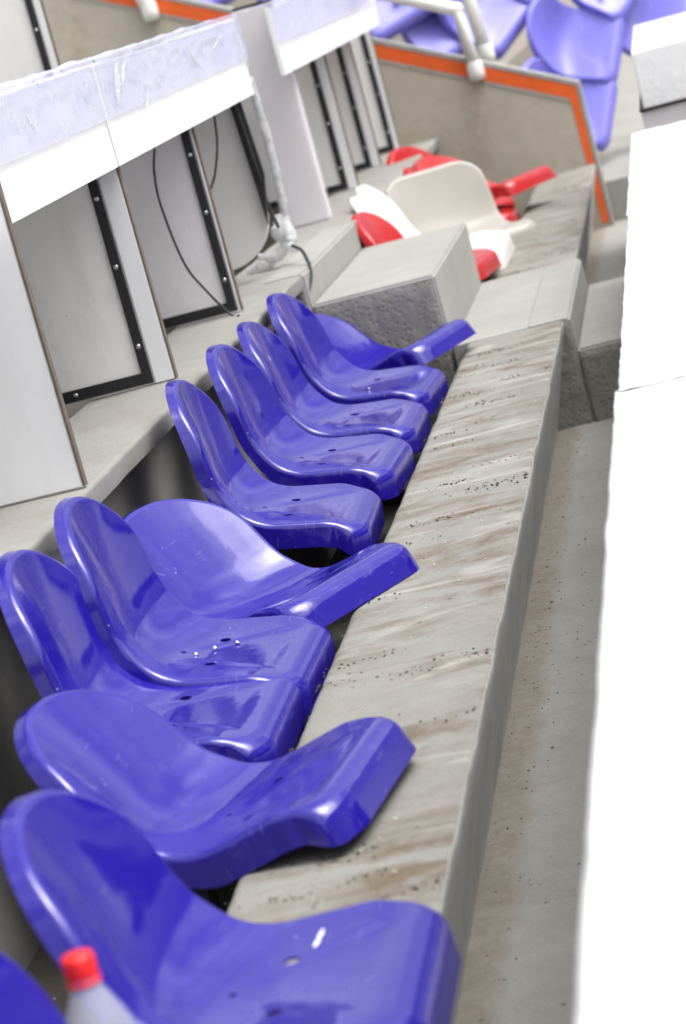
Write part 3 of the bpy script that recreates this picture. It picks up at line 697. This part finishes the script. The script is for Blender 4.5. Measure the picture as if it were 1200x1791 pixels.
# ------------------------------------------------------------------ bottle
bt = empty('bottle', (-.738, 2.24, .003)); tag(bt, 'clear plastic drink bottle with a red cap in the bottom left corner', 'bottle')
link('body', lathe_mesh('body', [(0, .006), (.030, .0), (.040, .008), (.042, .026), (.042, .07), (.0405, .076), (.042, .082), (.042, .12), (.0405, .126), (.042, .132), (.042, .185), (.039, .205), (.029, .235), (.018, .257), (.0142, .267), (.0138, .282)], 36), M_BOTTLE, bt)
cp = lathe_mesh('cap', [(.0160, .274), (.0163, .276), (.0163, .293), (.0148, .2965), (0, .297)], 48)
for i, v in enumerate(cp.vertices):
    if i % 2 and v.co.z < .294: v.co.x *= .965; v.co.y *= .965
link('cap', cp, M_CAP, bt)
link('neck_ring', lathe_mesh('neck_ring', [(.0140, .2665), (.0168, .2675), (.0168, .2705), (.0140, .2715)], 28), M_CAP, bt)

# ------------------------------------------------------------------ grit, crumbs
def scatter(name, n, fn, mat, smin, smax, label, cat):
    V, F = [], []
    for _ in range(n):
        c = Vector(fn()); s = random.uniform(smin, smax)*random.random()**.7+.0006
        b = len(V); el = (random.uniform(.6, 1.7), random.uniform(.6, 1.4), random.uniform(.3, .7))
        for d in ((1, 0, 0), (-.9, .2, 0), (.1, 1, .1), (0, -1, .1), (.1, .1, 1), (0, 0, -.6)):
            V.append(c+Vector((d[0]*el[0]*random.uniform(.6, 1.2), d[1]*el[1]*random.uniform(.6, 1.2), d[2]*el[2]))*s)
        for f in ((0, 2, 4), (2, 1, 4), (1, 3, 4), (3, 0, 4), (2, 0, 5), (1, 2, 5), (3, 1, 5), (0, 3, 5)): F.append(tuple(b+k for k in f))
    o = link(name, mesh_from(name, V, F), mat); tag(o, label, cat, None, 'stuff'); return o
CL = [(random.uniform(-.82, -.56), random.uniform(2.6, 13)) for _ in range(70)]
def clump():
    cx, cy = random.choice(CL); return (min(-.53, max(-.828, cx+random.gauss(0, .042))), cy+random.gauss(0, .016), .001)
scatter('dark_grit', 2200, clump, M_DIRT, .0007, .0042, 'dark grit lying in streaks on the concrete ledge', 'grit')
scatter('pale_crumbs', 500, lambda: (random.uniform(-.83, -.53), random.uniform(2.5, 13), .001), M_CRUMB, .001, .003, 'pale crumbs of concrete on the ledge', 'crumbs')
scatter('floor_grit', 420, lambda: (-.61+abs(random.gauss(0, .09)), random.uniform(2.5, 9), -.334), M_DIRT, .0006, .0032, 'dark grit along the foot of the ledge', 'grit')
scatter('trough_rubble', 900, lambda: (random.uniform(-1.3, -.84), random.uniform(2.5, 13), -.297), M_CRUMB, .002, .009, 'rubble lying in the gap under the seats', 'rubble')

# ------------------------------------------------------------------ unseen stand across the pitch, added for its reflection in the glossy seats
prof = []
for k in range(24): prof += [(70+.9*k, .2+.55*k), (70+.9*k, .2+.55*(k+1))]
prof += [(95, 13.4), (95, 22), (72, 19.5), (72, 20.3), (97, 23), (97, -1.19), (70, -1.19)]
M_FARSTAND = concrete('far_stand_concrete', (.10, .10, .13), (.16, .155, .17), speck=0, dirt=0)
tag(extrude_profile('opposite_stand', prof, -90, 130, 20, M_FARSTAND, 0, 90), kind='structure')
